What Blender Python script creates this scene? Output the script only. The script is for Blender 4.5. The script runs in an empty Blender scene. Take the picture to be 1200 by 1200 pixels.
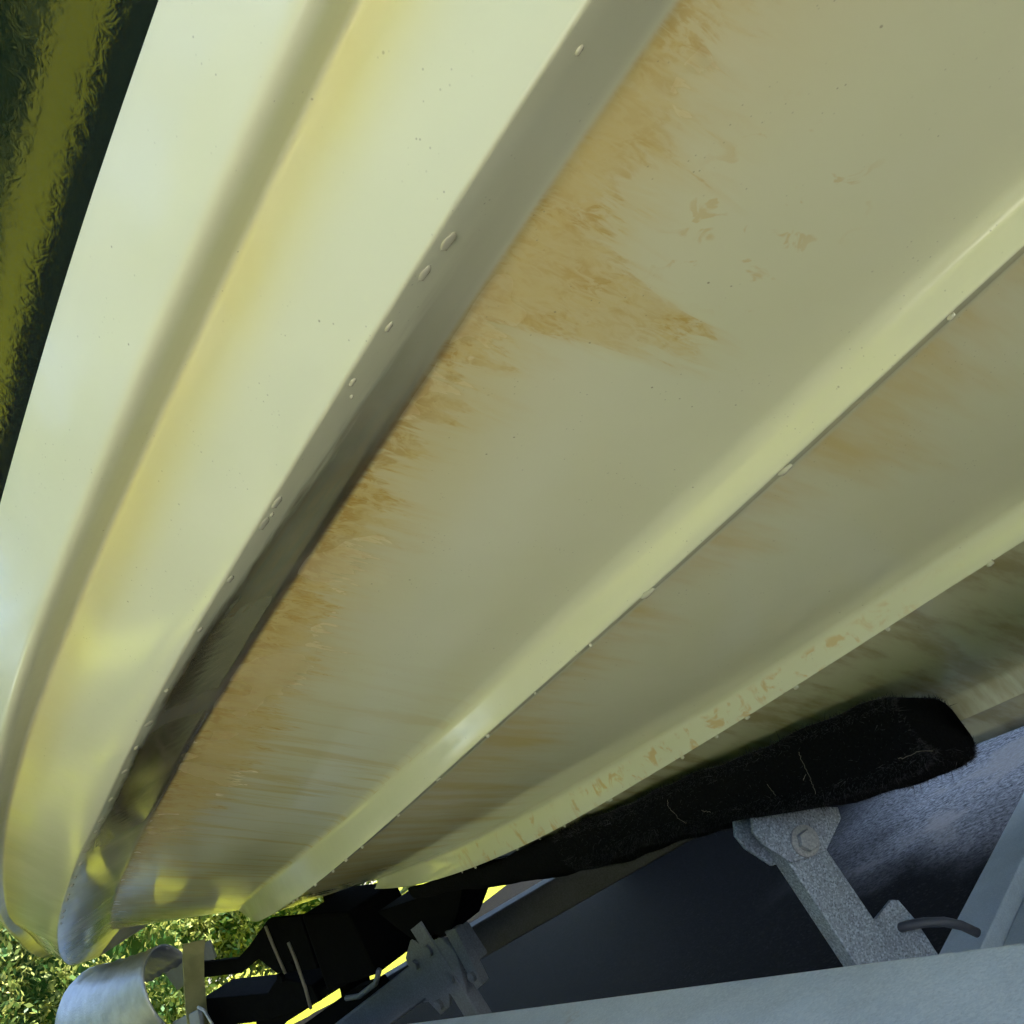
import bpy, bmesh, math, random
import numpy as np
from mathutils import Vector, Matrix

random.seed(7); rng = np.random.default_rng(7)
scene = bpy.context.scene
COL = scene.collection
H = 0.80            # camera height above the driveway (metres)
K = 1.20            # the boat's centre plane lies at y = -K

# ------------------------------------------------------------ camera
cam_d = bpy.data.cameras.new('camera'); cam = bpy.data.objects.new('camera', cam_d); COL.objects.link(cam)
cam_d.sensor_width = 36; cam_d.lens = 36 * 1100 / 1200; cam_d.clip_start = 0.02; cam_d.clip_end = 500
RX = Vector((-0.57055736, -0.628152, -0.52904572))      # camera right
RD = Vector((0.55061555, 0.18537118, -0.81391649))      # camera down
RF = Vector((0.6093331, -0.75568683, 0.24010536))       # camera forward
m3 = Matrix((RX, -RD, -RF)).transposed()
cam.matrix_world = Matrix.Translation((0, 0, H)) @ m3.to_4x4()
scene.camera = cam

# ------------------------------------------------------------ world, sun, exposure
SUN_EL = math.radians(50)
sh = Vector((-0.55, -0.84)).normalized()                # towards the sun, seen in plan (starboard, a little aft)
world = bpy.data.worlds.new('World'); scene.world = world; world.use_nodes = True
wn = world.node_tree.nodes; wl = world.node_tree.links
sky = wn.new('ShaderNodeTexSky'); sky.sky_type = 'NISHITA'; sky.sun_disc = False
sky.sun_elevation = SUN_EL; sky.sun_rotation = math.atan2(sh.x, sh.y)
wn['Background'].inputs[1].default_value = 0.095
wl.new(sky.outputs[0], wn['Background'].inputs[0])
sun_d = bpy.data.lights.new('sun', 'SUN'); sun_d.energy = 4.5; sun_d.angle = math.radians(0.5); sun_d.color = (1, .95, .86)
sun = bpy.data.objects.new('sun', sun_d); COL.objects.link(sun)
sv = Vector((sh.x * math.cos(SUN_EL), sh.y * math.cos(SUN_EL), math.sin(SUN_EL)))
sun.rotation_euler = sv.to_track_quat('Z', 'Y').to_euler(); sun.location = (0, 0, 12)
scene.view_settings.view_transform = 'Standard'; scene.view_settings.look = 'None'
scene.view_settings.gamma = 1; scene.view_settings.exposure = 2.48
scene.view_settings.use_curve_mapping = False
scene.cycles.max_bounces = 5; scene.cycles.diffuse_bounces = 4; scene.cycles.use_adaptive_sampling = True; scene.cycles.adaptive_threshold = .04; scene.cycles.adaptive_min_samples = 40; scene.cycles.use_light_tree = False; scene.cycles.glossy_bounces = 3; scene.cycles.caustics_reflective = False

# ------------------------------------------------------------ helpers
def W(x, d, z):                                         # metres ahead, to starboard, above the eye
    return Vector((x, -d, z + H))

def tag(o, label=None, cat=None, group=None, kind=None):
    for k, v in (('label', label), ('category', cat), ('group', group), ('kind', kind)):
        if v: o[k] = v
    return o

def obj(name, mesh, mat, parent=None, smooth=False):
    if isinstance(mesh, bmesh.types.BMesh):
        me = bpy.data.meshes.new(name); bmesh.ops.recalc_face_normals(mesh, faces=mesh.faces); mesh.to_mesh(me); mesh.free()
    else: me = mesh
    if mat is not None and not me.materials: me.materials.append(mat)
    if smooth: me.polygons.foreach_set('use_smooth', [True] * len(me.polygons))
    o = bpy.data.objects.new(name, me); COL.objects.link(o)
    if parent is not None: o.parent = parent; o.matrix_parent_inverse = WM(parent).inverted()
    return o

def WM(o):
    m = o.matrix_basis.copy()
    if o.parent: m = WM(o.parent) @ o.matrix_parent_inverse @ m
    return m

def empty(name, loc, parent=None):
    o = bpy.data.objects.new(name, None); COL.objects.link(o); o.location = loc; o.empty_display_size = .2
    return o

def pydata(name, v, f):
    me = bpy.data.meshes.new(name); me.from_pydata([tuple(p) for p in v], [], f); me.update(); return me

def rrect(w, h, r, n=3):                                # rounded rectangle outline
    pts = []
    for cx, cy, a0 in ((w/2-r, h/2-r, 0), (-w/2+r, h/2-r, 90), (-w/2+r, -h/2+r, 180), (w/2-r, -h/2+r, 270)):
        for i in range(n + 1):
            a = math.radians(a0 + 90 * i / n); pts.append((cx + r * math.cos(a), cy + r * math.sin(a)))
    return pts

def sweep(path, prof, up=Vector((0, 0, 1)), scales=None, cap=True):
    n = len(prof); V = []; F = []
    for i, p in enumerate(path):
        t = (path[min(i+1, len(path)-1)] - path[max(i-1, 0)]).normalized()
        s = t.cross(up).normalized(); u = s.cross(t).normalized()
        k = scales[i] if scales else (1, 1)
        for a, b in prof: V.append(p + s * a * k[0] + u * b * k[1])
    for i in range(len(path) - 1):
        for j in range(n):
            j2 = (j + 1) % n
            F.append((i*n+j, i*n+j2, (i+1)*n+j2, (i+1)*n+j))
    if cap:
        F.append(tuple(range(n - 1, -1, -1))); F.append(tuple((len(path)-1)*n + j for j in range(n)))
    return V, F

def bm_of(V, F):
    bm = bmesh.new(); vs = [bm.verts.new(p) for p in V]
    for f in F: bm.faces.new([vs[i] for i in f])
    return bm

def tube(name, A, B, w, h, mat, parent, r=.004, up=Vector((0, 0, 1)), n=3):
    V, F = sweep([A, B], rrect(w, h, r, n), up)
    return obj(name, bm_of(V, F), mat, parent)

def prism(name, pts, off, mat, parent, bev=0.0015):     # polygon pts extruded by the vector off
    n = len(pts); V = list(pts) + [p + off for p in pts]
    F = [tuple(range(n)), tuple(range(2*n-1, n-1, -1))] + [(i, (i+1) % n, n+(i+1) % n, n+i) for i in range(n)]
    bm = bm_of(V, F); bmesh.ops.recalc_face_normals(bm, faces=bm.faces)
    if bev: bmesh.ops.bevel(bm, geom=bm.edges[:], offset=bev, segments=2, affect='EDGES', profile=.6)
    return obj(name, bm, mat, parent)

def disc(name, c, axis, r, th, mat, parent, n=20, bev=.0012):
    q = axis.to_track_quat('Z', 'Y')
    pts = [c + q @ Vector((r * math.cos(2*math.pi*i/n), r * math.sin(2*math.pi*i/n), 0)) for i in range(n)]
    return prism(name, pts, axis.normalized() * th, mat, parent, bev)

def rod(name, path, r, mat, parent, n=10):
    prof = [(r * math.cos(2*math.pi*i/n), r * math.sin(2*math.pi*i/n)) for i in range(n)]
    V, F = sweep(path, prof)
    return obj(name, bm_of(V, F), mat, parent, smooth=True)

# ------------------------------------------------------------ material helpers
class NT:
    def __init__(s, name):
        s.m = bpy.data.materials.new(name); s.m.use_nodes = True
        s.n = s.m.node_tree.nodes; s.l = s.m.node_tree.links; s.b = s.n['Principled BSDF']
    def new(s, t, **kw):
        o = s.n.new(t)
        for k, v in kw.items(): setattr(o, k, v)
        return o
    def put(s, sock, v):
        if hasattr(v, 'is_linked') or isinstance(v, bpy.types.NodeSocket): s.l.new(v, sock)
        else: sock.default_value = v
    def math(s, op, a, b=None, clamp=False):
        o = s.new('ShaderNodeMath', operation=op, use_clamp=clamp); s.put(o.inputs[0], a)
        if b is not None: s.put(o.inputs[1], b)
        return o.outputs[0]
    def attr(s, name):
        return s.new('ShaderNodeAttribute', attribute_name=name).outputs['Fac']
    def vec(s, x, y, z=0.0):
        o = s.new('ShaderNodeCombineXYZ'); s.put(o.inputs[0], x); s.put(o.inputs[1], y); s.put(o.inputs[2], z); return o.outputs[0]
    def objco(s): return s.new('ShaderNodeTexCoord').outputs['Object']
    def mapping(s, v, sc):
        o = s.new('ShaderNodeMapping'); s.l.new(v, o.inputs[0]); o.inputs['Scale'].default_value = sc; return o.outputs[0]
    def noise(s, v, scale, detail=4, rough=.55, dist=0.0):
        o = s.new('ShaderNodeTexNoise'); s.l.new(v, o.inputs['Vector']); o.inputs['Scale'].default_value = scale
        o.inputs['Detail'].default_value = detail; o.inputs['Roughness'].default_value = rough; o.inputs['Distortion'].default_value = dist
        return o.outputs['Fac']
    def voro(s, v, scale, out='Distance', feature='F1'):
        o = s.new('ShaderNodeTexVoronoi', feature=feature); s.l.new(v, o.inputs['Vector']); o.inputs['Scale'].default_value = scale; return o.outputs[out]
    def step(s, v, a, b):                               # smooth 0..1 between a and b
        o = s.new('ShaderNodeMapRange', interpolation_type='SMOOTHSTEP'); s.put(o.inputs[0], v)
        s.put(o.inputs[1], a); s.put(o.inputs[2], b); return o.outputs[0]
    def mix(s, fac, a, b):
        o = s.new('ShaderNodeMix', data_type='RGBA'); s.put(o.inputs[0], fac)
        for i, c in ((6, a), (7, b)):
            if isinstance(c, tuple): o.inputs[i].default_value = (*c, 1)
            else: s.l.new(c, o.inputs[i])
        return o.outputs[2]
    def curve(s, v, pts):                               # piecewise curve of a 0..1 value
        o = s.new('ShaderNodeFloatCurve'); s.put(o.inputs['Value'], v); c = o.mapping.curves[0]
        while len(c.points) < len(pts): c.points.new(.5, .5)
        for p, (x, y) in zip(c.points, pts): p.location = (x, y); p.handle_type = 'AUTO'
        o.mapping.update(); return o.outputs[0]
    def bump(s, h, strength, dist):
        o = s.new('ShaderNodeBump'); s.put(o.inputs['Height'], h); o.inputs['Strength'].default_value = strength
        o.inputs['Distance'].default_value = dist; s.l.new(o.outputs[0], s.b.inputs['Normal']); return o
    def set(s, **kw):
        for k, v in kw.items():
            sock = s.b.inputs[k.replace('_', ' ')]
            if isinstance(v, tuple): sock.default_value = (*v, 1)
            else: s.put(sock, v)
        return s.m

def simple(name, col, rough=.5, metal=0.0, var=.25, scale=30, bump=0, coat=0):
    t = NT(name); t.set(Specular_IOR_Level=.5 if max(col) > .008 else .08); co = t.objco(); n = t.noise(co, scale)
    t.set(Base_Color=t.mix(n, tuple(c * (1 - var) for c in col), tuple(min(1, c * (1 + var)) for c in col)), Metallic=metal, Coat_Weight=coat)
    t.set(Roughness=t.math('ADD', rough - .1, t.math('MULTIPLY', t.noise(co, scale * 1.7), .2)))
    if bump: t.bump(t.noise(co, scale * 6), bump, .003)
    return t.m

def mat_hull():
    t = NT('yellow_gelcoat'); x = t.attr('along'); va = t.attr('from_chine'); vb = t.attr('from_strake'); vc = t.attr('from_low_strake')
    ve = t.attr('from_edge'); vg = t.attr('from_groove'); vf = t.attr('face_low')
    co = t.objco()
    X = t.math('DIVIDE', t.math('ADD', x, .5), 4.0, clamp=True)           # -0.5..3.5 m -> 0..1
    base = t.mix(t.noise(co, 5, 3), (.66, .68, .45), (.74, .755, .54))
    # ---- brushed rusty stain that hangs from the chine over the big panel
    st = t.vec(t.math('MULTIPLY', x, 95), t.math('MULTIPLY', va, 17))
    st2 = t.vec(t.math('MULTIPLY', x, 26), t.math('MULTIPLY', va, 5))
    n1 = t.noise(st, 1, 3, .62, .6); n2 = t.noise(st2, 1, 2, .5, .3)
    ext = t.curve(X, [(0, .0), (.12, .03), (.145, .09), (.155, .16), (.162, .14), (.171, .20), (.177, .47), (.181, .49), (.185, .22), (.196, .11), (.215, .09), (.24, .14), (.27, .17), (.30, .22), (.34, .28), (.39, .28), (.48, .18), (.6, .08), (1, .05)])
    reach = t.math('MULTIPLY', ext, .30)
    wob = t.math('ADD', t.math('MULTIPLY', t.math('SUBTRACT', n1, .5), .11), t.math('MULTIPLY', t.math('SUBTRACT', n2, .5), .08))
    edge = t.math('SUBTRACT', t.math('ADD', reach, wob), va)
    onA = t.step(va, -.004, .002)
    m1 = t.math('MULTIPLY', t.math('MULTIPLY', t.step(edge, 0, .012), onA), t.step(x, .03, .10))
    brush = t.step(t.noise(t.vec(t.math('MULTIPLY', x, 240), t.math('MULTIPLY', va, 70)), 1, 3, .6, 1.2), .36, .62)
    blot = t.step(t.noise(t.vec(t.math('MULTIPLY', x, 20), t.math('MULTIPLY', va, 14)), 1, 3, .6), .40, .62)
    soft = t.math('MULTIPLY', t.math('MULTIPLY', t.step(edge, -.035, .05), onA), t.step(x, .0, .12))
    mott = t.step(t.noise(t.vec(t.math('MULTIPLY', x, 70), t.math('MULTIPLY', va, 48)), 1, 3, .68, .8), .40, .60)
    d1 = t.math('MULTIPLY', m1, t.math('ADD', .05, t.math('MULTIPLY', t.math('MULTIPLY', brush, t.math('ADD', .25, t.math('MULTIPLY', blot, .75))), t.math('ADD', .28, t.math('MULTIPLY', mott, .36)))))
    broad = t.math('MULTIPLY', t.math('SUBTRACT', 1.0, t.step(va, .0, .12)), onA)
    c = t.mix(t.math('MULTIPLY', broad, .50), base, (.60, .51, .20))
    c = t.mix(t.math('MULTIPLY', soft, .46), c, (.62, .46, .11))
    c = t.mix(d1, c, t.mix(mott, (.60, .42, .07), (.50, .30, .035)))
    core = t.math('MULTIPLY', t.math('MULTIPLY', t.math('SUBTRACT', 1.0, t.step(va, .0, .035)), m1), t.math('MULTIPLY', mott, t.step(x, .22, .32)))
    c = t.mix(t.math('MULTIPLY', core, .55), c, (.42, .25, .035))
    # small rubbed flecks out on the panel, away from the main film
    fl = t.math('MULTIPLY', t.math('MULTIPLY', t.step(t.noise(t.vec(t.math('MULTIPLY', x, 60), t.math('MULTIPLY', va, 40)), 1, 3, .6, 1.0), .60, .68), t.math('MULTIPLY', t.step(x, .07, .10), t.math('SUBTRACT', 1.0, t.step(x, .16, .2)))), t.math('MULTIPLY', t.step(va, .05, .08), t.math('SUBTRACT', 1.0, t.step(va, .13, .17))))
    c = t.mix(t.math('MULTIPLY', fl, .42), c, (.58, .42, .10))
    # ---- streaks running over the panels towards the bow
    fwd = t.step(x, .55, 1.05)
    s = t.noise(t.vec(t.math('MULTIPLY', x, 34), t.math('MULTIPLY', va, 3.5)), 1, 4, .6, .4)
    sm = t.math('MULTIPLY', t.math('MULTIPLY', t.step(s, .47, .66), fwd), t.math('MULTIPLY', t.step(va, -.004, .01), t.math('SUBTRACT', 1.0, t.step(va, .5, .6))))
    c = t.mix(t.math('MULTIPLY', sm, .50), c, (.58, .44, .11))
    # ---- second panel, below the first strake
    xb = t.curve(X, [(0, .25), (.13, .25), (.165, .42), (.18, .50), (.21, .22), (.26, .25), (.31, .45), (.36, .8), (.45, 1), (.6, .9), (1, .8)])
    nb = t.noise(t.vec(t.math('MULTIPLY', x, 24), t.math('MULTIPLY', vb, 4)), 1, 4, .6)
    eb = t.math('SUBTRACT', t.math('ADD', t.math('MULTIPLY', xb, .20), t.math('MULTIPLY', t.math('SUBTRACT', nb, .5), .20)), vb)
    mb = t.math('MULTIPLY', t.step(eb, -.03, .09), t.step(vb, -.003, .004))
    c = t.mix(t.math('MULTIPLY', mb, t.math('ADD', .16, t.math('MULTIPLY', t.step(nb, .30, .70), .44))), c, (.60, .43, .09))
    mc = t.math('MULTIPLY', t.step(t.noise(t.vec(t.math('MULTIPLY', x, 30), t.math('MULTIPLY', vc, 8)), 1, 4, .6), .42, .66), t.step(vc, -.003, .004))
    c = t.mix(t.math('MULTIPLY', mc, .55), c, (.36, .26, .07))
    # runs on the second strake's face
    fr = t.math('MULTIPLY', t.step(t.noise(t.vec(t.math('MULTIPLY', x, 42), t.math('MULTIPLY', vf, 1.1)), 1, 4, .6, .8), .52, .66), t.math('MULTIPLY', t.step(vf, .05, .3), t.math('MULTIPLY', t.step(x, .25, .5), t.math('SUBTRACT', 1.0, t.step(x, 1.2, 1.5)))))
    c = t.mix(t.math('MULTIPLY', fr, .62), c, (.60, .38, .10))
    # ---- yellow stain and painted bounce glow along the upper groove
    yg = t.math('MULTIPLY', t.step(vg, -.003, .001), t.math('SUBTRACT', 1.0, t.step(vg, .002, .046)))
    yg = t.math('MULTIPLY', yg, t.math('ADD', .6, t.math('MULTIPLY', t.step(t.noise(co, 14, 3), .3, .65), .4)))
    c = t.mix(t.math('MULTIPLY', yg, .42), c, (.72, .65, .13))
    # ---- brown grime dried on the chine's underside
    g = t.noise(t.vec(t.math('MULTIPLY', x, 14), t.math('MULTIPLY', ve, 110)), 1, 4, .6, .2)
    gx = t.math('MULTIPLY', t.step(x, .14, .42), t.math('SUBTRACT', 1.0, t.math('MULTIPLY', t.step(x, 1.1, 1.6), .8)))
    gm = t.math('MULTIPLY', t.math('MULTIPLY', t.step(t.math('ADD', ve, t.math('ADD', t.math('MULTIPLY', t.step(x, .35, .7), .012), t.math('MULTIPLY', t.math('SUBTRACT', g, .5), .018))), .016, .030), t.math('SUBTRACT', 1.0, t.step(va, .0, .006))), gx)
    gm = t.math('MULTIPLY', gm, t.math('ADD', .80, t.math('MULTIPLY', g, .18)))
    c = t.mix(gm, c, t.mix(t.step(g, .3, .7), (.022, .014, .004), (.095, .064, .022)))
    # ---- dirt specks
    v1 = t.voro(co, 75); big = t.step(t.noise(co, 19, 2), .50, .62)
    sp = t.math('MULTIPLY', t.math('SUBTRACT', 1.0, t.step(v1, .03, .075)), big)
    v2 = t.voro(t.mapping(co, (1, 1.3, 1)), 210); sp2 = t.math('MULTIPLY', t.math('SUBTRACT', 1.0, t.step(v2, .06, .15)), t.step(t.noise(co, 31, 2), .54, .64))
    c = t.mix(t.math('MULTIPLY', t.math('MAXIMUM', sp, t.math('MULTIPLY', sp2, .7)), .55), c, (.10, .08, .04))
    rough = t.math('ADD', .09, t.math('MULTIPLY', m1, .12))
    rough = t.math('ADD', rough, t.math('MULTIPLY', t.noise(co, 12, 2), .04))
    chalk = t.step(t.noise(co, 7, 3, .6), .40, .78)
    c = t.mix(t.math('MULTIPLY', chalk, .12), c, (.78, .78, .70))
    rough = t.math('ADD', rough, t.math('MULTIPLY', chalk, .10))
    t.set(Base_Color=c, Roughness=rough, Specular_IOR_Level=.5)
    t.bump(t.noise(co, 60, 1), .10, .0012)
    return t.m

def mat_galv(name, col=(.36, .39, .43), speck=.35, rough=.48):
    t = NT(name); co = t.objco()
    n = t.noise(co, 14, 4); v = t.voro(co, 460, 'Color'); f = t.noise(co, 420, 3, .7)
    sep = t.new('ShaderNodeSeparateColor'); t.l.new(v, sep.inputs[0])
    a = t.mix(n, tuple(c * .72 for c in col), tuple(c * 1.2 for c in col))
    a = t.mix(t.math('MULTIPLY', t.step(sep.outputs[0], .35, .9), speck), a, tuple(min(1, c * 1.75) for c in col))
    a = t.mix(t.math('MULTIPLY', t.step(f, .52, .62), speck), a, tuple(c * .35 for c in col))
    rust = t.math('MULTIPLY', t.step(t.noise(co, 9, 5, .7, .6), .60, .74), t.step(t.noise(co, 60, 3, .7), .4, .6))
    a = t.mix(t.math('MULTIPLY', rust, .45), a, tuple(c * k for c, k in zip(col, (.62, .45, .32))))
    t.set(Base_Color=a, Metallic=.25, Roughness=t.math('ADD', rough - .1, t.math('MULTIPLY', f, .25)))
    t.bump(t.math('ADD', f, t.math('MULTIPLY', n, .6)), .35, .0012)
    return t.m

def mat_carpet():
    t = NT('black_carpet'); co = t.objco(); n = t.noise(co, 300, 4, .7)
    t.set(Base_Color=t.mix(n, (.005, .005, .0053), (.020, .020, .021)), Roughness=.95, Specular_IOR_Level=.03)
    t.bump(t.math('ADD', n, t.noise(co, 90, 3)), 1.0, .006); return t.m

def mat_asphalt():
    t = NT('asphalt'); co = t.objco(); a = t.noise(co, 120, 4, .7); v = t.voro(co, 140, 'Color'); p = t.noise(t.mapping(co, (1.5, 1.2, 1)), 1.6, 3, .55)
    sep = t.new('ShaderNodeSeparateColor'); t.l.new(v, sep.inputs[0]); pos = t.new('ShaderNodeSeparateXYZ'); t.l.new(co, pos.inputs[0])
    c = t.mix(a, (.002, .002, .0022), (.006, .0058, .0058))
    c = t.mix(t.math('MULTIPLY', t.step(sep.outputs[0], .86, .98), .25), c, (.05, .048, .046))
    # paler patch beyond the boat: skylight on the ground, painted into the colour
    sky_lit = t.math('SUBTRACT', t.math('MULTIPLY', pos.outputs[1], -1.0), t.math('MULTIPLY', pos.outputs[0], .5))
    sky_lit = t.step(t.math('ADD', sky_lit, t.math('MULTIPLY', t.math('SUBTRACT', p, .5), .9)), 1.6, 2.5)
    sky_lit = t.math('MULTIPLY', sky_lit, t.math('SUBTRACT', 1.0, t.step(pos.outputs[0], 1.7, 2.4)))
    w = t.mix(t.step(t.noise(co, 55, 4, .8), .26, .76), (.03, .03, .033), (.58, .57, .57)); w = t.mix(t.math('MULTIPLY', t.step(p, .52, .62), .7), w, (.40, .36, .32))
    t.set(Base_Color=t.mix(sky_lit, c, w), Roughness=.8, Specular_IOR_Level=.04)
    t.bump(t.math('ADD', a, sep.outputs[1]), .6, .004); return t.m

def mat_lawn():
    t = NT('lawn'); co = t.objco(); a = t.noise(co, 60, 4, .7); b = t.noise(co, 1.3, 4)
    c = t.mix(a, (.14, .17, .010), (.31, .33, .022)); c = t.mix(t.math('MULTIPLY', t.step(b, .4, .7), .5), c, (.34, .33, .018))
    t.set(Base_Color=c, Roughness=.85, Specular_IOR_Level=.2); t.bump(a, .8, .02); return t.m

def mat_leaf(name, a, b, tr=.3):
    t = NT(name); r = t.attr('tone'); c = t.mix(r, a, b)
    t.set(Base_Color=c, Roughness=.5, Transmission_Weight=0.0, Specular_IOR_Level=.3)
    tl = t.new('ShaderNodeBsdfTranslucent'); t.l.new(c, tl.inputs[0])
    mx = t.new('ShaderNodeMixShader'); mx.inputs[0].default_value = tr
    t.l.new(t.b.outputs[0], mx.inputs[1]); t.l.new(tl.outputs[0], mx.inputs[2])
    t.l.new(mx.outputs[0], t.n['Material Output'].inputs['Surface']); return t.m

M = dict(hull=mat_hull(), galv=mat_galv('galvanised_steel', (.56, .63, .71), .16), speck=mat_galv('speckled_galvanised', (.27, .31, .38), .75, .55),
         galv2=mat_galv('worn_bolt_zinc', (.33, .34, .36), .3, .4), dull=mat_galv('dull_galvanised', (.15, .16, .185), .30, .6), dark_galv=mat_galv('dark_galvanised', (.07, .074, .08), .30, .6), carpet=mat_carpet(), asphalt=mat_asphalt(), lawn=mat_lawn(),
         fibre=simple('carpet_fibre', (.034, .033, .035), .9, var=.8, scale=180), lint=simple('dry_grass_lint', (.20, .18, .14), .8),
         rubber=simple('black_rubber', (.002, .002, .002), .95, var=.3, scale=60, bump=.3), black=simple('black_steel', (.0022, .0022, .0025), .9, scale=40, bump=.15),
         drip=simple('gelcoat_drip', (.55, .54, .40), .12, var=.1, coat=.3),
         strap=simple('grey_yellow_webbing', (.42, .42, .20), .75, var=.2, scale=40, bump=.4), steel=simple('bare_steel', (.62, .63, .65), .40, .55, var=.3, scale=25, bump=.5),
         plate=simple('grey_plate', (.30, .33, .37), .45), ink=simple('dark_print', (.03, .03, .035), .6), hose=simple('grey_blue_rubber', (.06, .065, .085), .5, bump=.1),
         deck=simple('white_deck', (.75, .74, .68), .5), tyre=simple('tyre_rubber', (.02, .02, .02), .8, bump=.4), plaster=simple('pale_render', (.45, .44, .42), .9, bump=.2, scale=12),
         roof=simple('grey_roof', (.12, .11, .11), .8), bark=simple('bark', (.09, .06, .04), .9, bump=.5, scale=20),
         dark_leaf=mat_leaf('dark_hedge_leaf', (.02, .055, .014), (.20, .24, .05)), leaf=mat_leaf('hedge_leaf', (.04, .115, .025), (.46, .47, .13)))

def mat_topside():
    t = NT('dark_green_gelcoat'); co = t.objco()
    t.set(Base_Color=t.mix(t.noise(co, 30), (.006, .013, .010), (.010, .019, .014)), Roughness=.09, Specular_IOR_Level=.7)
    t.bump(t.math('ADD', t.noise(t.mapping(co, (1, 1, 1)), 130, 3, .6, .8), t.math('MULTIPLY', t.noise(co, 18, 2), .8)), .05, .004); return t.m
M['topside'] = mat_topside()

# ------------------------------------------------------------ ground
def sheet(name, x0, x1, y0, y1, z, mat, nx=1, ny=1, zf=None):
    V = []; F = []
    for i in range(nx + 1):
        for j in range(ny + 1):
            x = x0 + (x1 - x0) * i / nx; y = y0 + (y1 - y0) * j / ny
            V.append((x, y, z + (zf(x, y) if zf else 0)))
    for i in range(nx):
        for j in range(ny):
            a = i * (ny + 1) + j; F.append((a, a + ny + 1, a + ny + 2, a + 1))
    return obj(name, pydata(name, V, F), mat, smooth=bool(zf))

def bank(x, y):                                         # the lawn climbs gently ahead of the boat
    k = min(1, max(0, (y + 6.1) / .9))
    return .42 * min(1, max(0, (x - 8.6 - 2.6 * k) / 2.2)) ** 1.3
tag(sheet('lawn', -200, 200, -200, 200, -.012, M['lawn']), kind='structure')
tag(sheet('lawn_bank', 8.1, 60, -60, 40, -.008, M['lawn'], 110, 100, bank), kind='structure')
tag(sheet('bounce_apron', -9, 1.2, .98, 5.0, .004, simple('concrete', (.60, .58, .53), .9, var=.2, scale=9, bump=.2)), kind='structure')  # unseen pale slab, added to bounce sunlight up under the hull
dv = [(-9, -9, 0), (8.3, -9, 0), (8.3, 2.7, 0), (1.22, 2.7, 0), (1.22, .96, 0), (-9, .96, 0), (8.3, -5.2, 0), (11.1, -5.2, 0), (11.1, 2.7, 0)]
tag(obj('driveway', pydata('driveway', dv, [(0, 1, 6, 4, 5), (6, 2, 3, 4), (6, 7, 8, 2)]), M['asphalt']), kind='structure')

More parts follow.
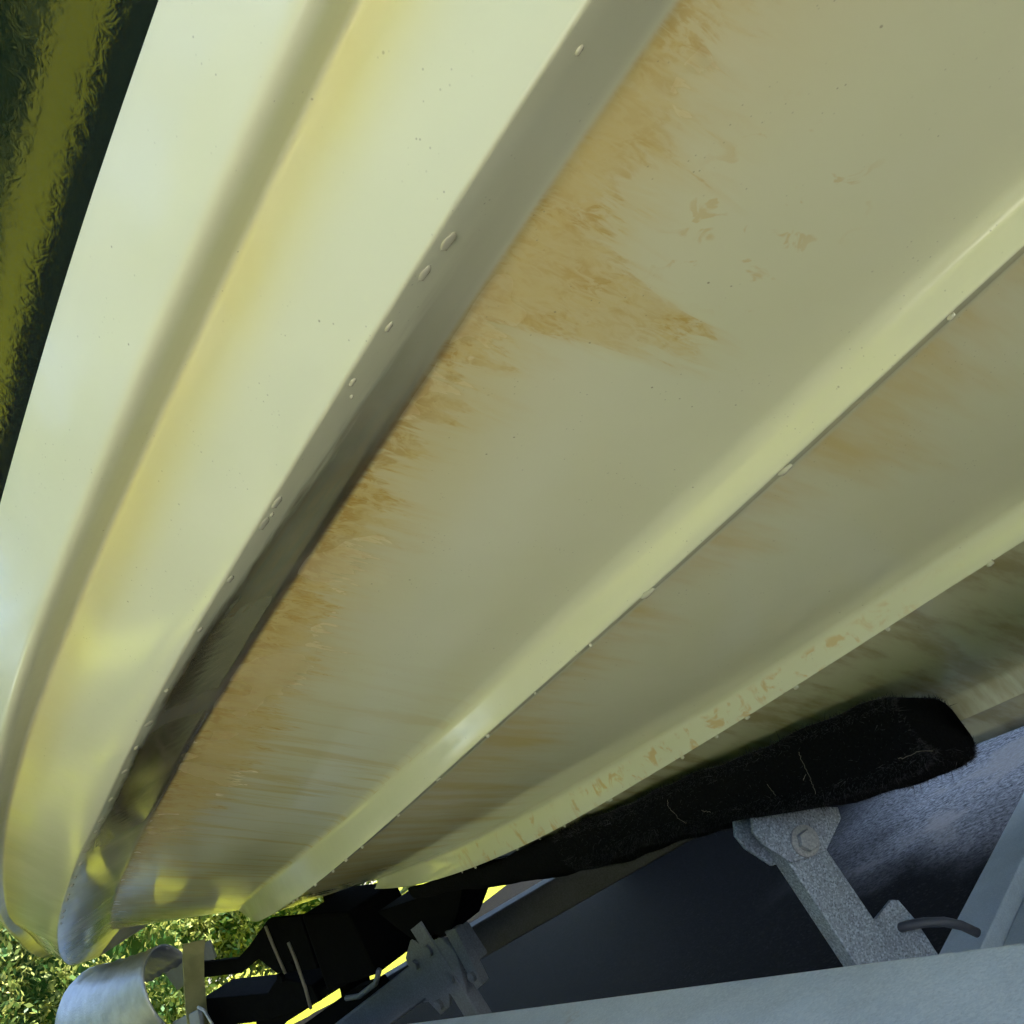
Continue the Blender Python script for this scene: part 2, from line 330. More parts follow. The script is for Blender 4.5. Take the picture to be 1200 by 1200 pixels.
# ------------------------------------------------------------ the boat
CUR = dict(
 gun=[(-3, .02, .80), (-1, .03, .82), (0, .04, .84), (1, .13, .88), (2, .39, .93), (3, .78, 1.0), (3.85, 1.08, 1.06), (4.2, 1.2, 1.08)],
 top=[(-3, 0.181, 0.4115), (-1, 0.196, 0.4115), (0, 0.206, 0.4125), (0.35, 0.219, 0.4145), (0.61, 0.242, 0.4175), (0.95, 0.281, 0.4225), (1.5, 0.393, 0.4325), (2.2, 0.583, 0.4485), (3, 0.838, 0.4735), (3.66, 1.083, 0.4985), (3.9, 1.2, 0.5085)],
 E0=[(-3, .22, .36), (-1, .235, .359), (0, .245, .359), (.21, .253, .36), (.35, .258, .362), (.44, .266, .363), (.61, .281, .365), (.95, .32, .37), (1.5, .43, .38), (2.2, .62, .395), (3, .87, .42), (3.6, 1.1, .445), (3.8, 1.2, .455)],
 e1=[(-3, .23, .29), (-1, .25, .288), (.15, .262, .288), (.35, .2705, .289), (.46, .279, .29), (.6, .291, .292), (.8, .312, .295), (.95, .334, .297), (1.17, .372, .30), (1.48, .437, .306), (1.86, .535, .314), (2.23, .64, .324), (2.6, .76, .333), (3.2, .96, .345), (3.6, 1.13, .352), (3.7, 1.2, .354)],
 g2=[(-3, 0.2587, 0.295), (-1, 0.2774, 0.295), (0.1552, 0.2888, 0.295), (0.3622, 0.3012, 0.296), (0.4761, 0.3105, 0.2981), (0.6313, 0.325, 0.3001), (0.8487, 0.3498, 0.3033), (1.0039, 0.3716, 0.3053), (1.2109, 0.4068, 0.3095), (1.5318, 0.4761, 0.3157), (1.9251, 0.5734, 0.324), (2.308, 0.681, 0.3343), (2.5978, 0.7866, 0.3415), (3.1, 0.96, 0.34), (3.5, 1.12, 0.345), (3.6, 1.2, 0.347)],
 e2=[(-3, .275, .215), (-1, .29, .213), (.09, .3, .212), (.16, .305, .213), (.27, .316, .214), (.46, .338, .215), (.69, .369, .218), (.87, .401, .221), (1.05, .438, .224), (1.24, .474, .227), (1.5, .53, .232), (1.89, .626, .241), (2.38, .765, .252), (2.9, .93, .262), (3.3, 1.09, .267), (3.45, 1.2, .268)],
 b2=[(-3, .325, .215), (-1, .34, .213), (.08, .348, .213), (.13, .354, .214), (.19, .363, .214), (.28, .377, .215), (.43, .402, .217), (.54, .421, .219), (.77, .466, .223), (1.02, .52, .228), (1.28, .584, .234), (1.62, .672, .243), (2.28, .866, .263), (2.8, 1.04, .28), (3.05, 1.13, .287), (3.18, 1.2, .29)],
 s1t=[(-3, .51, .118), (-1, .53, .114), (0, .543, .1115), (.17, .565, .1075), (.335, .586, .103), (.664, .652, .096), (1.21, .786, .094), (2.01, 1.038, .113), (2.45, 1.2, .118)],
 s1b=[(-3, .515, .095), (-1, .535, .093), (.067, .55, .088), (.137, .563, .084), (.371, .597, .0705), (.59, .637, .063), (1.3, .81, .0446), (1.81, .97, .0475), (2.2, 1.1, .062), (2.42, 1.2, .080)],
 s2t=[(-3, .76, -.02), (-1, .78, -.022), (0, .797, -.026), (.217, .82, -.0295), (.54, .87, -.041), (.7, .9, -.042), (1.04, .975, -.04), (1.49, 1.085, -.023), (1.83, 1.2, -.005)],
 s2b=[(-3, .765, -.046), (-1, .785, -.048), (0, .802, -.051), (.237, .822, -.055), (.498, .868, -.068), (.715, .905, -.075), (1.087, .985, -.082), (1.474, 1.08, -.065), (1.74, 1.16, -.039), (1.86, 1.2, -.02)],
 s3t=[(-3, 1.03, -.19), (0, 1.05, -.184), (.44, 1.066, -.179), (.8, 1.11, -.17), (1.15, 1.2, -.15)],
 s3b=[(-3, 1.034, -.216), (0, 1.054, -.211), (.44, 1.07, -.207), (.8, 1.114, -.198), (1.15, 1.2, -.175)],
 keel=[(-3, 1.2, -.29), (0, 1.2, -.275), (.5, 1.2, -.266), (.9, 1.2, -.225), (1.1, 1.2, -.185)])

def pchip(xs, ys):
    xs = np.array(xs, float); ys = np.array(ys, float); h = np.diff(xs); d = np.diff(ys) / h; m = np.zeros(len(xs))
    m[0], m[-1] = d[0], d[-1]
    for i in range(1, len(xs) - 1):
        m[i] = (d[i-1] * h[i] + d[i] * h[i-1]) / (h[i] + h[i-1])
    def f(x):
        i = np.clip(np.searchsorted(xs, x) - 1, 0, len(h) - 1); t = (x - xs[i]) / h[i]
        return ((2*t**3-3*t**2+1)*ys[i] + (t**3-2*t**2+t)*h[i]*m[i] + (-2*t**3+3*t**2)*ys[i+1] + (t**3-t**2)*h[i]*m[i+1])
    return f
def fair(xs, ys, sig=.10):                              # a fair (smoothed) curve through the offsets
    f = pchip(xs, ys); h = .01; g = np.arange(xs[0], xs[-1] + h / 2, h); g[-1] = xs[-1]
    v = np.array([float(f(x)) for x in g]); n = int(4 * sig / h)
    pad0 = v[0] + (v[1] - v[0]) * np.arange(-n, 0); pad1 = v[-1] + (v[-1] - v[-3]) / 2 * np.arange(1, n + 1)
    k = np.exp(-.5 * (np.arange(-n, n + 1) * h / sig) ** 2); k /= k.sum()
    w = np.convolve(np.concatenate([pad0, v, pad1]), k, 'valid'); w[-1] = v[-1]
    return lambda x: np.interp(x, g, w)
FN = {k: (fair([p[0] for p in v], [p[1] for p in v]), fair([p[0] for p in v], [p[2] for p in v]), v[-1][0]) for k, v in CUR.items()}
TAU = np.concatenate([np.linspace(-3, -.3, 24, endpoint=False), np.linspace(-.3, 1.6, 90, endpoint=False), 1.6 + 1.9 * np.sin(np.linspace(0, 1, 70) * math.pi / 2)])
def along(k, tau):
    xe = FN[k][2]
    return tau if tau <= 0 else xe * (1 - max(0, 1 - tau / 3.5) ** (3.5 / xe))
def hp(k, tau, dd=0, dz=0):
    x = along(k, tau); D = min(K, float(FN[k][0](x)) + dd); return Vector((x, D, float(FN[k][1](x)) + dz))

def fillet(A, P, B, r, n):
    ta = min(r, .42 * (A - P).length); tb = min(r, .42 * (B - P).length)
    p0 = P + (A - P).normalized() * ta if ta > 1e-9 else P.copy(); p2 = P + (B - P).normalized() * tb if tb > 1e-9 else P.copy()
    return [(1-t)**2 * p0 + 2*t*(1-t) * P + t*t * p2 for t in [i / n for i in range(n + 1)]]

# corner name, fillet radius, fillet steps, extra rows on the panel that follows
SEC = [('E0', 0, 0, 2), ('e1', .011, 6, 2), ('g2', .005, 5, 4), ('e2', .0022, 3, 3), ('b2', .009, 6, 8), ('s1t', .010, 5, 2), ('s1b', .0016, 3, 1), ('s1bb', .004, 3, 8),
       ('s2t', .007, 4, 2), ('s2b', .0016, 3, 1), ('s2bb', .004, 3, 5), ('s3t', .006, 4, 1), ('s3b', .0016, 3, 1), ('s3bb', .004, 2, 3), ('keel', 0, 0, 0)]
ZONE = {}
def section(tau):
    f = max(0, 1 - max(0, tau) / 3.5) ** .5
    cs = []
    for nme, *_ in SEC:
        if nme.endswith('bb'): cs.append(hp(nme[:3].replace('bb', 'b') if False else nme[:2] + 'b', tau, .034 * f + .002, .003))
        else: cs.append(hp(nme, tau))
    P = []; mark = {}
    for i, (nme, r, n, extra) in enumerate(SEC):
        if n: pts = fillet(cs[i-1], cs[i], cs[i+1], r, n)
        else: pts = [cs[i]]
        mark[nme] = len(P) + len(pts) // 2
        P += pts
        if i + 1 < len(SEC) and extra:
            nx = SEC[i+1]; q = fillet(cs[i], cs[i+1], cs[i+2], nx[1], nx[2])[0] if nx[2] else cs[i+1]
            a = P[-1]
            for e in range(1, extra): P.append(a.lerp(q, e / extra))
    return P, mark

rows = [section(t) for t in TAU]; NP = len(rows[0][0]); mark = rows[0][1]
V = []; A = {k: [] for k in ('along', 'from_chine', 'from_strake', 'from_low_strake', 'from_edge', 'from_groove', 'face_low')}
def add_side(sgn):
    for P, mk in rows:
        arc = [0]
        for a, b in zip(P[:-1], P[1:]): arc.append(arc[-1] + (b - a).length)
        for i, p in enumerate(P):
            D = p.y if sgn > 0 else 2 * K - p.y
            V.append(W(p.x, D, p.z)); A['along'].append(p.x)
            va = arc[i] - arc[mk['b2']]; inA = i <= mk['s1t']
            A['from_chine'].append(va if inA else 1.0)
            A['from_strake'].append(arc[i] - arc[mk['s1bb']] if i <= mk['s2t'] else 1.0)
            A['from_low_strake'].append(arc[i] - arc[mk['s2bb']])
            A['from_edge'].append(arc[i] - arc[mk['e2']] if i <= mk['b2'] + 4 else -.2)
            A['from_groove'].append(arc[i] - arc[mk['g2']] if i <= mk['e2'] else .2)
            w = (arc[i] - arc[mk['s2t']]) / max(1e-4, arc[mk['s2b']] - arc[mk['s2t']])
            A['face_low'].append(w if -.05 < w < 1.05 else -.2)
add_side(1); add_side(-1)
F = []; NR = len(rows); off = NR * NP
for i in range(NR - 1):
    for j in range(NP - 1):
        a = i * NP + j; q = (a, a + 1, a + NP + 1, a + NP); F.append(q); F.append(tuple(off + k for k in reversed(q)))

boat = empty('boat', W(0, K, -.29))
tag(boat, 'pale yellow motorboat hull with stepped strakes and dark green side stripe, on the trailer', 'boat')
me = pydata('bottom_hull', V, F)
for k, v in A.items():
    at = me.attributes.new(k, 'FLOAT', 'POINT'); at.data.foreach_set('value', np.array(v, np.float32))
bm = bmesh.new(); bm.from_mesh(me); bmesh.ops.remove_doubles(bm, verts=bm.verts, dist=1e-5); bmesh.ops.recalc_face_normals(bm, faces=bm.faces)
bm.to_mesh(me); bm.free()
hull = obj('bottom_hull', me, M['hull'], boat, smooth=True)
tag(hull, 'pale yellow stepped hull bottom with rusty stains')

def strip(name, ka, kb, mat, n=4, da=0.0, bulge=0.0):
    V = []; F = []
    for sgn in (1, -1):
        base = len(V)
        for t in TAU:
            a, b = hp(ka, t), hp(kb, t); a.y += da
            for e in range(n + 1):
                p = a.lerp(b, e / n); k = 4 * (e / n) * (1 - e / n) * bulge; p.y -= .57 * k; p.z -= .82 * k; V.append(W(p.x, p.y if sgn > 0 else 2*K - p.y, p.z))
        for i in range(len(TAU) - 1):
            for j in range(n):
                q = base + i * (n + 1) + j; f = (q, q + 1, q + n + 2, q + n + 1); F.append(f if sgn > 0 else f[::-1])
    bm = bm_of(V, F); bmesh.ops.remove_doubles(bm, verts=bm.verts, dist=1e-5)
    return obj(name, bm, mat, boat, smooth=True)
tag(strip('side_stripe', 'E0', 'top', M['topside'], 10, 0, .0016), 'glossy dark green stripe along the side')
strip('upper_side', 'top', 'gun', M['deck'])
V = []; F = []
for t in TAU:
    g = hp('gun', t)
    V += [W(g.x, g.y, g.z), W(g.x, K, g.z + .10), W(g.x, 2*K - g.y, g.z)]
for i in range(len(TAU) - 1):
    a = 3 * i; F += [(a, a+1, a+4, a+3), (a+1, a+2, a+5, a+4)]
obj('deck', bm_of(V, F), M['deck'], boat, smooth=True)
P0 = [W(*hp(k, -3)[:]) for k in ('gun', 'top', 'E0', 'e1', 'g2', 'e2', 'b2', 's1t', 's2t', 's3t', 'keel')]
P1 = [Vector((p.x, -(2*K + p.y), p.z)) for p in P0[:-1]]
obj('transom', bm_of(P0 + P1[::-1], [tuple(range(len(P0) + len(P1)))]), M['deck'], boat)

# beads of gelcoat that ran along the sharp edges
dm = bpy.data.meshes.new('gelcoat_drip'); bm = bmesh.new(); bmesh.ops.create_icosphere(bm, subdivisions=2, radius=1)
for v in bm.verts: v.co *= 1 + .12 * math.sin(5 * v.co.x + 3 * v.co.y)
bm.to_mesh(dm); bm.free(); dm.materials.append(M['drip']); dm.polygons.foreach_set('use_smooth', [True] * len(dm.polygons))
def drip(k, x, inn, sx, sy, sz, dz=.0):
    D, z = float(FN[k][0](x)), float(FN[k][1](x)); D2 = float(FN[k][0](x + .02))
    o = bpy.data.objects.new('gelcoat_drip', dm); COL.objects.link(o); o.parent = boat; o.matrix_parent_inverse = WM(boat).inverted()
    q = random.uniform(.35, .85)
    o.location = W(x, D + inn, z + dz); o.scale = (sx * q * random.uniform(.8, 1.25), sy * q, sz * .7); o.rotation_euler = (0, 0, -math.atan2(D2 - D, .02))
for x, inn, s in [(.105, .012, .7), (.205, .010, 1.3), (.225, .008, 1.1), (.262, .007, 1.2), (.305, .006, 1.2), (.318, .012, .6), (.422, .005, 1.3), (.436, .007, .8), (.447, .005, 1.2), (.52, .005, 1.0), (.60, .005, .7)]:
    drip('e2', x, inn, .008 * s, .0038 * s, .0016)
for i in range(16):
    x = .70 + i * .085 + random.uniform(-.03, .03); drip('e2', x, .007, random.uniform(.007, .016), random.uniform(.004, .008), .002)
for i in range(15):
    x = .15 + i * .125 + random.uniform(-.06, .06); drip('s1b', x, random.uniform(.001, .006), random.uniform(.004, .011), .0035, random.uniform(.002, .004), -.001)
for i in range(13):
    x = .30 + i * .09 + random.uniform(-.045, .045); drip('s2b', x, .0015, random.uniform(.003, .008), .003, random.uniform(.002, .004), -.001)

# ------------------------------------------------------------ the trailer
tr = empty('boat_trailer', W(.6, K, -H))
tag(tr, 'galvanised boat trailer with black carpeted bunk under the yellow hull', 'trailer')

def rail(name, sgn):
    f = lambda x: .504 + .302 * (x - .266) - .046
    pts = [(-2.7, .37), (-.45, .37), (-.25, .372), (-.1, f(-.08)), (.1, f(.1)), (.4, f(.4)), (1.2, f(1.2)), (2.3, f(2.3))]
    path = [W(x, d if sgn > 0 else 2*K - d, -.21 - .036) for x, d in pts]
    V, F = sweep(path, rrect(.092, .072, .006, 3)); return obj(name, bm_of(V, F), M['galv'] if sgn > 0 else M['dark_galv'], tr)  # far rail takes a darker grey than the near one
rail('side_rail', 1); rail('side_rail', -1)
tube('drawbar', W(1.66, K - .01, -.205), W(4.7, K, -.52), .07, .072, M['dull'], tr, .006)
# strap plate over the joint of spine and drawbar
prism('joint_band', [W(1.795, 1.16, -.170), W(1.825, 1.16, -.174), W(1.842, 1.16, -.262), W(1.812, 1.16, -.268)], Vector((0, -.08, 0)), M['dull'], tr, .003)

# cross member that carries the bunk posts
for n, (xa, xb, za, zb), mt in (('cross_member', (.722, .795, -.56, -.50), 'galv'), ('cross_member_flange', (.60, .7215, -.532, -.526), 'galv')):
    pts = [W(xa, .50, za), W(xb, .50, za), W(xb, .50, zb), W(xa, .50, zb)]
    prism(n, pts, Vector((0, -1.4, 0)), M[mt], tr, .003)
tube('drop_plate', W(.76, .60, -.283), W(.76, .60, -.50), .09, .012, M['galv'], tr, .002, up=Vector((0, 1, 0)))

def bunk_set(sgn):
    Y = lambda d: d if sgn > 0 else 2 * K - d
    X0 = 0 if sgn > 0 else -1.15
    def PB(a, z, off=0.0):                              # a along the bracket plate, off behind it
        return W(.705 + X0 - .4384 * a + .8988 * off, Y(.985 + .8988 * a + .4384 * off), z)
    pn = (PB(0, 0, -1) - PB(0, 0)).normalized()
    pts = [PB(-.0205, -.215, .006), PB(.033, -.235, .006), PB(.033, -.50, .006), PB(-.0205, -.50, .006)]
    post = prism('bunk_post', pts, -pn * .032, M['speck'], tr, .003)
    q = [(-.0306, -.1781), (-.0086, -.188), (.0124, -.1927), (.032, -.201), (.0754, -.2295), (.0704, -.2418), (.0266, -.2597), (-.021, -.2448), (-.038, -.2108), (-.040, -.1928)]
    p = prism('swivel_plate', [PB(a, z) for a, z in q], -pn * .0055, M['speck'], tr, .001)
    prism('swivel_plate', [PB(a - .004, z + .002, .0385) for a, z in q], -pn * .0055, M['speck'], tr, .001)
    c = PB(.010, -.2355)
    disc('washer', c, pn, .0185, .0035, M['galv2'], p, 28, .0008)
    disc('bolt_head', c + pn * .0035, pn, .0125, .009, M['galv2'], p, 6, .001)
    if sgn > 0:
        lg = prism('lug_plate', [PB(.036, -.362, .03), PB(.082, -.356, .03), PB(.090, -.362, .03), PB(.094, -.392, .03), PB(.09, -.50, .03), PB(.036, -.50, .03)], -pn * .006, M['speck'], tr, .001)
        rod('safety_hook', [PB(.068, -.3865, .05), PB(.070, -.386, .034), PB(.075, -.386, .020), PB(.088, -.391, .006), PB(.106, -.402, -.001), PB(.122, -.417, -.003), PB(.135, -.435, -.002)], .0058, M['hose'], lg, 12)
    # carpeted timber bunk: (x, D of the outer face, z of its lower edge, height)
    B = [(.4775, .95, -.192, .062), (.480, .945, -.198, .073), (.488, .941, -.2015, .080), (.536, .94, -.2036, .086), (.6, .94, -.196, .084), (.664, .941, -.184, .077), (.745, .945, -.170, .070), (.83, .955, -.158, .0625), (.91, .97, -.153, .060), (1.08, 1.01, -.148, .064), (1.27, 1.06, -.130, .047), (1.42, 1.10, -.112, .037), (1.6, 1.13, -.083, .026), (1.66, 1.135, -.075, .024)]
    V = []; ring = 28
    fx = [pchip([b[0] for b in B], [b[k] for b in B]) for k in (1, 2, 3)]
    xs = np.concatenate([[.4775, .4785, .480, .483, .488], np.linspace(.497, 1.66, 70)])
    for x in xs:
        wid = .105 - .045 * min(1, max(0, (x - .85) / .5))
        d, zb, h = (float(f(x)) for f in fx)
        for a, b in rrect(wid, h, min(.017, h * .3), 6):
            dd = a + wid / 2; zz = b + h / 2 - .40 * dd           # follows the deadrise
            wv = .0016 * math.sin(31 * x + 7 * b * 10) + .0012 * math.sin(77 * x)
            V.append(W(x, Y(d + dd), zb + zz + wv))
    F = []
    for i in range(len(xs) - 1):
        for j in range(ring): F.append((i*ring + j, i*ring + (j+1) % ring, (i+1)*ring + (j+1) % ring, (i+1)*ring + j))
    F += [tuple(range(ring)), tuple((len(xs)-1)*ring + j for j in range(ring))]
    b = obj('bunk', bm_of(V, F), M['carpet'], tr, smooth=True)
    tag(b, 'black carpeted bunk with fuzzy pile')
    return b, np.array([tuple(v) for v in V]).reshape(len(xs), ring, 3), xs
bunk, bv, bxs = bunk_set(1); bunk_set(-1)

# carpet pile on the bunk in view, and bits of dry grass caught in it
def fibres(n, lo, hi, wd, name, mat, kind, xmax=1.5, curl=.4):
    V = []; F = []
    cen = bv.mean(axis=1)
    for _ in range(n):
        i = rng.integers(0, len(bxs) - 1); j = rng.integers(0, bv.shape[1]); u, v = rng.random(2); j2 = (j + 1) % bv.shape[1]
        p = (bv[i, j]*(1-u) + bv[i+1, j]*u)*(1-v) + (bv[i, j2]*(1-u) + bv[i+1, j2]*u)*v
        if p[0] > xmax: continue
        nr = np.cross(bv[i+1, j] - bv[i, j], bv[i, j2] - bv[i, j]); ln = np.linalg.norm(nr)
        if ln < 1e-12: continue
        nr /= ln
        if nr @ (p - cen[i]) < 0: nr = -nr
        d = nr + rng.normal(0, curl, 3); d /= np.linalg.norm(d); s = np.cross(d, rng.normal(0, 1, 3)); s /= np.linalg.norm(s) + 1e-9
        L = rng.uniform(lo, hi); k = len(V)
        V += [p - s*wd - nr*.0006, p + s*wd - nr*.0006, p + d*L + rng.normal(0, curl*L*.5, 3)]; F.append((k, k+1, k+2))
    return tag(obj(name, pydata(name, V, F), mat, bunk), kind=kind)
fibres(42000, .0015, .0045, .00035, 'carpet_pile', M['fibre'], 'stuff', 1.1, .7)
fibres(2600, .004, .009, .0005, 'loose_fibres', simple('dusty_fibre', (.05, .049, .05), .9, var=.7, scale=150), 'stuff', 1.1, .9)
def lint(pts, r=.00026):
    path = []
    pts = [Vector(p) for p in pts]
    for a, b in zip(pts[:-1], pts[1:]):
        for k in range(5): path.append(a.lerp(b, k / 5))
    path.append(pts[-1]); path = [p + Vector(rng.normal(0, .0005, 3)) for p in path]
    rod('dry_grass_wisp', path, r, M['lint'], bunk, 5)
for x0, z0, n, sx, sz in [(.50, -.185, 4, -.010, -.002), (.60, -.135, 6, .002, -.010), (.615, -.165, 3, -.004, .004), (.80, -.115, 5, -.002, -.009), (.655, -.15, 3, .002, -.006), (.76, -.14, 3, -.003, -.006)]:
    d = .936
    lint([W(x0 + sx*i + random.uniform(-.004, .004), d + random.uniform(-.002, .001), z0 + sz*i + random.uniform(-.003, .003)) for i in range(n)])

# clamp on the spine with its stem and bolts
def clamp():
    y = K - .060
    pl = prism('roller_clamp', [W(1.655, y, -.150), W(1.745, y, -.140), W(1.79, y, -.165), W(1.80, y, -.245), W(1.775, y, -.292), W(1.735, y, -.285), W(1.715, y, -.262), W(1.66, y, -.276), W(1.63, y, -.20)], Vector((0, -.008, 0)), M['dull'], tr, .002)
    for x, z, r in ((1.70, -.172, .013), (1.655+.025, -.235, .013), (1.765, -.185, .011), (1.758, -.272, .011)):
        disc('bolt', W(x, y, z), Vector((0, 1, 0)), r, .009, M['dull'], pl, 6, .001)
    tube('clamp_stem', W(1.70, y + .012, -.12), W(1.678, y + .012, -.345), .045, .03, M['dull'], pl, .003, up=Vector((0, 1, 0)))
    prism('clamp_flange', [W(1.59, y - .003, -.16), W(1.625, y - .003, -.155), W(1.625, y - .003, -.275), W(1.60, y - .003, -.27)], Vector((0, -.02, 0)), M['dull'], pl, .002)
    disc('bolt', W(1.612, y - .003, -.25), Vector((0, 1, 0)), .010, .008, M['dull'], pl, 6, .001)
    prism('roller_cradle', [W(1.50, y, -.095), W(1.80, y, -.06), W(1.77, y, -.10), W(1.72, y, -.16), W(1.62, y, -.165), W(1.56, y, -.135)], Vector((0, -.09, 0)), M['black'], pl, .002)
clamp()
# keel support block and black winch stand ahead of it
ks = prism('keel_block', [W(2.06, 1.13, .02), W(1.88, 1.13, -.03), W(1.895, 1.13, -.168), W(2.11, 1.13, -.150)], Vector((0, -.14, 0)), M['rubber'], tr, .008)
tag(ks, 'black rubber block under the keel')
rod('block_clip', [W(2.03, 1.12, -.180), W(1.98, 1.12, -.188), W(1.90, 1.12, -.18), W(1.87, 1.125, -.16)], .006, M['dull'], ks, 8)
ws = prism('winch_stand', [W(2.70, 1.15, .070), W(2.47, 1.15, .018), W(2.385, 1.15, .028), W(2.24, 1.15, .055), W(2.10, 1.15, .02), W(2.14, 1.15, -.10), W(2.32, 1.15, -.062), W(2.37, 1.15, -.01), W(2.49, 1.15, -.016), W(2.715, 1.15, .030)], Vector((0, -.012, 0)), M['black'], tr, .002)
prism('stand_foot', [W(2.76, 1.15, -.018), W(2.41, 1.15, -.092), W(2.325, 1.15, -.07), W(2.20, 1.15, -.125), W(2.20, 1.15, -.165), W(2.46, 1.15, -.150), W(2.82, 1.15, -.090)], Vector((0, -.10, 0)), M['black'], ws, .003)
prism('stand_gusset', [W(x, 1.16, z) for x, z in [(2.511, -.103), (2.174, -.148), (2.073, -.146), (2.062, -.159), (2.359, -.171), (2.425, -.173), (2.512, -.187), (2.589, -.171)]], Vector((0, -.02, 0)), M['black'], ws, .002)
prism('stand_brace', [W(x, 1.18, z) for x, z in [(2.394, -.2), (2.103, -.179), (1.997, -.186), (1.99, -.223), (2.24, -.261), (2.418, -.221)]], Vector((0, -.03, 0)), M['black'], ws, .002)
tube('stand_post', W(2.12, 1.28, .03), W(2.30, 1.28, -.26), .05, .06, M['black'], ws, .004, up=Vector((0, 1, 0)))
rod('brake_rod', [W(2.245, 1.14, .045), W(2.255, 1.14, -.01), W(2.262, 1.14, -.072)], .004, M['lint'], ws, 8)
rod('brake_rod', [W(2.145, 1.12, -.015), W(2.15, 1.12, -.05), W(2.17, 1.12, -.12), W(2.19, 1.12, -.165)], .004, M['lint'], ws, 8)
for x, z in ((2.30, -.075), (2.225, -.065)): disc('bolt', W(x, 1.15, z), Vector((0, 1, 0)), .012, .01, M['black'], ws, 6, .001)
prism('label_plate', [W(3.29, 1.30, .118), W(2.90, 1.30, .110), W(2.91, 1.30, .058), W(3.25, 1.30, .040)], Vector((0, -.006, 0)), M['plate'], ws, .001)
lp = tr.children[-1] if False else None
for r_, zz in ((0, .093), (1, .068)):
    for i in range(4):
        x = 3.13 - i * .042; w_ = .028 - .006 * ((i + r_) % 2)
        prism('plate_mark', [W(x, 1.2985, zz), W(x - w_, 1.2985, zz - .001), W(x - w_, 1.2985, zz - .014), W(x, 1.2985, zz - .013)], Vector((0, -.001, 0)), M['ink'], ws, 0)

# shiny curled sheet-metal hood over the winch drum
V = []; F = []; nu, nv = 28, 22
for i in range(nu + 1):
    s_ = i / nu
    for j in range(nv + 1):
        a = math.radians(-35 + 190 * j / nv)
        rr = .125 + .10 * s_ ** 1.2
        cx = 2.86 + .55 * s_; cz = .045 - .02 * s_
        rip = .003 * math.sin(13 * a) * math.sin(9 * s_) + .002 * math.sin(31 * s_ + 4 * a)
        V.append(W(cx - .35 * rr * math.cos(a) * (1 - s_), 1.14 + .75 * rr * -math.cos(a), cz + rr * math.sin(a) + rip))
for i in range(nu):
    for j in range(nv): q = i*(nv+1)+j; F.append((q, q+1, q+nv+2, q+nv+1))
hd = obj('winch_hood', bm_of(V, F), M['steel'], tr, smooth=True); md = hd.modifiers.new('thick', 'SOLIDIFY'); md.thickness = .006
# wheels further aft, so that the trailer stands on the driveway
tm = None
for sgn in (1, -1):
    y = .22 if sgn > 0 else 2*K - .22
    wv = []; wf = []; prof = [(.19, .07), (.26, .085), (.30, .075), (.315, .04), (.32, 0), (.315, -.04), (.30, -.075), (.26, -.085), (.19, -.07)]
    for i in range(40):
        a = 2 * math.pi * i / 40
        for r, o in prof: wv.append(W(-1.9 + r*math.cos(a), y + o, -H + .32 + r*math.sin(a)))
    n = len(prof)
    for i in range(40):
        for j in range(n - 1): wf.append((i*n+j, i*n+j+1, ((i+1) % 40)*n+j+1, ((i+1) % 40)*n+j))
    wh = obj('wheel', bm_of(wv, wf), M['tyre'], tr, smooth=True)
    disc('rim', W(-1.9, y + .05, -H + .32), Vector((0, 1, 0)), .192, .10, M['galv'], wh, 32, .01)
tube('axle', W(-1.9, .2, -H + .32), W(-1.9, 2*K - .2, -H + .32), .06, .06, M['galv'], tr)
for sgn in (1, -1): tube('axle_hanger', W(-1.9, .49 if sgn > 0 else 2*K-.49, -.36), W(-1.9, .49 if sgn > 0 else 2*K-.49, -.46), .05, .08, M['galv'], tr, up=Vector((0, 1, 0)))
rod('jockey_leg', [W(4.4, K - .09, -.30), W(4.4, K - .09, -.72)], .025, M['galv'], tr, 16)
disc('jockey_wheel', W(4.4, K - .06, -.70), Vector((0, 1, 0)), .10, .05, M['tyre'], tr, 28, .01)

# ------------------------------------------------------------ bow strap with its hook plate
bs = empty('bow_strap', W(2.75, 1.12, -.08)); tag(bs, 'flat grey and yellow webbing strap with pale hook below the bow', 'strap')
path = [W(2.60, 1.13, .115), W(2.62, 1.12, .085), W(2.67, 1.115, .03), W(2.73, 1.112, -.04), W(2.80, 1.11, -.13)]
V, F = sweep(path, rrect(.06, .003, .001, 1), up=Vector((1, 0, 0))); obj('webbing', bm_of(V, F), M['strap'], bs)
prism('hook_plate', [W(2.66, 1.10, -.035), W(2.84, 1.10, -.028), W(2.90, 1.10, -.10), W(2.72, 1.10, -.13)], Vector((0, .012, 0)), M['plate'], bs, .003)
rod('hook_wire', [W(2.655, 1.09, -.030), W(2.63, 1.09, -.045), W(2.62, 1.09, -.10), W(2.60, 1.10, -.17)], .004, M['steel'], bs, 8)

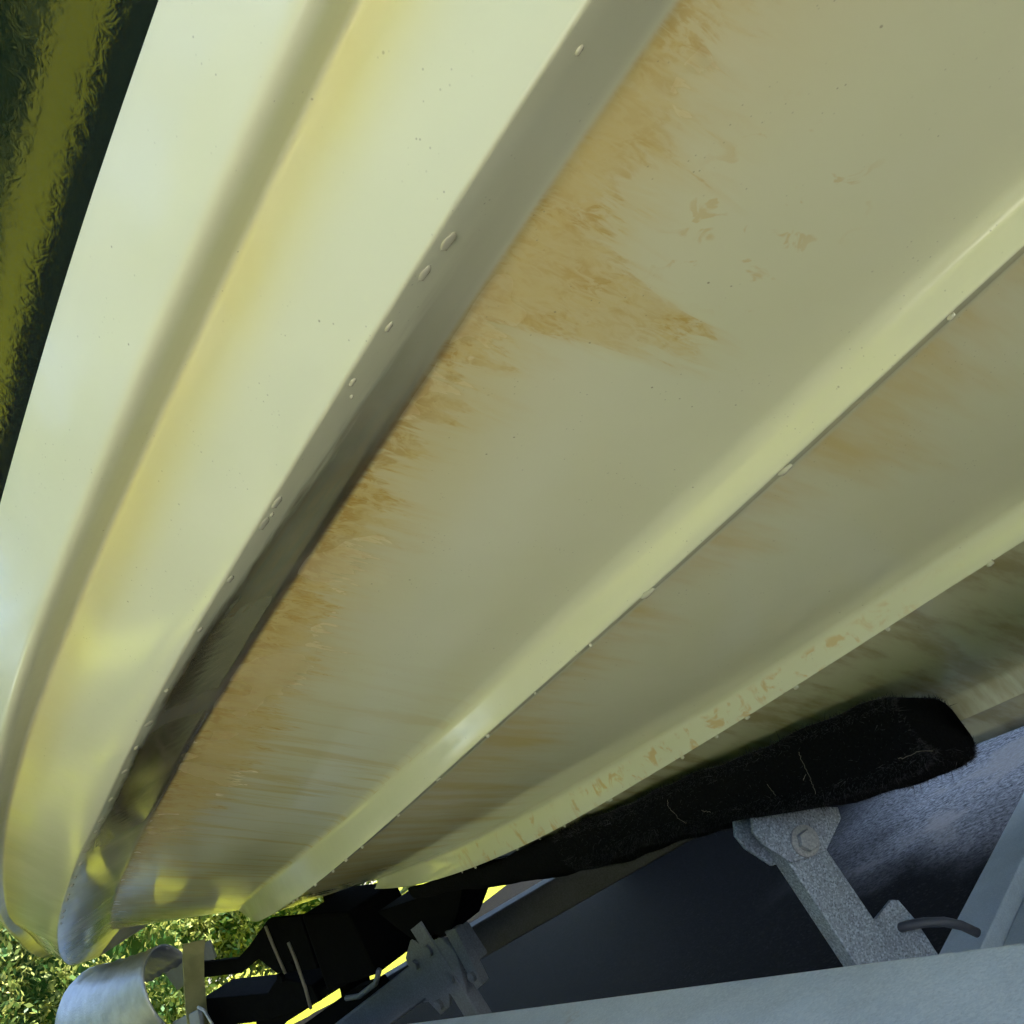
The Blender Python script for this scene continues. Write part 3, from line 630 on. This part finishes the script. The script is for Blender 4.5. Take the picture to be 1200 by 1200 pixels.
# ------------------------------------------------------------ hedge shrubs beyond the bow
def shrub(name, c, rx, ry, rz, n, label, big=1.0, grp='shrubs of the hedge beyond the bow', lm='leaf'):
    root = empty(name, c); tag(root, label, 'shrub', grp)
    for k in range(4):
        a = k * 1.7; rod('trunk', [Vector(c) + Vector((.1*math.cos(a), .1*math.sin(a), -.1)), Vector(c) + Vector((.35*math.cos(a), .4*math.sin(a), rz * .9)), Vector(c) + Vector((.5*math.cos(a), .7*math.sin(a), rz * 1.5))], .035, M['bark'], root, 8)
    nu, nv = 20, 14; V = []; F = []; T = []
    for i in range(nv + 1):
        th = math.pi * i / nv
        for j in range(nu):
            ph = 2 * math.pi * j / nu; k = .80 * (1 + .06 * math.sin(5*ph + 3*th) + .05 * math.sin(9*th))
            V.append(np.array(c) + np.array([rx*k*math.sin(th)*math.cos(ph), ry*k*math.sin(th)*math.sin(ph), rz + rz*k*math.cos(th)])); T.append(0.0)
    for i in range(nv):
        for j in range(nu): F.append((i*nu+j, i*nu+(j+1) % nu, (i+1)*nu+(j+1) % nu, (i+1)*nu+j))
    # clumps, each a spray of leaf-sized faces
    nc = n // 26
    for _ in range(nc):
        d = rng.normal(0, 1, 3); d /= np.linalg.norm(d); rad = rng.uniform(.6, 1.0) ** .5 * (1 + .10 * math.sin(7*d[1] + 5*d[2]))
        cc = np.array(c) + np.array([0, 0, rz]) + d * np.array([rx, ry, rz]) * rad
        if cc[2] < c[2] + .02: continue
        tone0 = rng.beta(.7, .9); ax = d * .5 + rng.normal(0, .5, 3) + np.array([0, 0, .25]); ax /= np.linalg.norm(ax)
        for _ in range(26):
            p = cc + rng.normal(0, .055 * big, 3) + ax * rng.uniform(-.1, .1)
            dr = ax + rng.normal(0, .45, 3); dr /= np.linalg.norm(dr); s = np.cross(dr, rng.normal(0, 1, 3)); s /= np.linalg.norm(s)
            L = rng.uniform(.04, .10) * big; wd = L * rng.uniform(.16, .26); k = len(V)
            V += [p, p + dr*L*.5 + s*wd, p + dr*L, p + dr*L*.5 - s*wd]; F.append((k, k+1, k+2, k+3))
            T += [min(1, max(0, tone0 + rng.normal(0, .16)))] * 4
    me = pydata('crown', V, F); at = me.attributes.new('tone', 'FLOAT', 'POINT'); at.data.foreach_set('value', np.array(T, np.float32))
    obj('crown', me, M[lm], root)
for i, (x, y, rx, ry, rz, lab) in enumerate([
    (12.5, -1.7, 1.2, 1.9, 1.75, 'yellow and green leafy shrub at the lower left, straight below the bow tip'),
    (12.6, -4.2, 1.2, 1.8, 1.7, 'darker green shrub between the bow and the grey winch label plate'),
    (12.8, -6.8, 1.2, 1.8, 1.6, 'variegated shrub showing through the gaps of the black winch stand'),
    (12.4, -9.2, 1.2, 1.8, 1.6, 'green shrub glimpsed beside the black keel block')]):
    shrub('hedge_shrub', (x, y, bank(x, y) - .02), rx, ry, rz, 42000 if i < 3 else 14000, lab, 1.25)
for i, (x, y, rz) in enumerate(((-5.5, 6.2, 1.6), (-2.8, 6.4, 1.75), (-.1, 6.1, 1.7), (2.6, 6.3, 2.0), (5.3, 6.1, 2.8), (8.0, 5.6, 3.2), (10.6, 4.0, 3.3), (12.5, 1.2, 2.6))):
    shrub('hedge_shrub', (x, y, -.02), 2.1, 1.6, rz, 5200,
          'tall dark green hedge shrub across the lawn, mirrored in the glossy side stripe', 2.4, 'shrubs across the lawn mirrored in the stripe', 'dark_leaf')

# ------------------------------------------------------------ unseen building, added on the far side to shade the driveway
gr = empty('shade_building', (-.5, -7, 0)); tag(gr, 'unseen pale building added to shade the driveway', 'shade_building')
def gbox(name, x0, x1, y0, y1, z0, z1, mat, par, bev=0.01):
    return prism(name, [Vector((x0, y0, z0)), Vector((x1, y0, z0)), Vector((x1, y1, z0)), Vector((x0, y1, z0))], Vector((0, 0, z1 - z0)), mat, par, bev)
gbox('wall', -8.5, 4.6, -9.0, -4.6, 0, 5.2, M['plaster'], gr)
gbox('roof', -8.7, 4.8, -9.2, -4.45, 5.202, 5.4, M['roof'], gr)
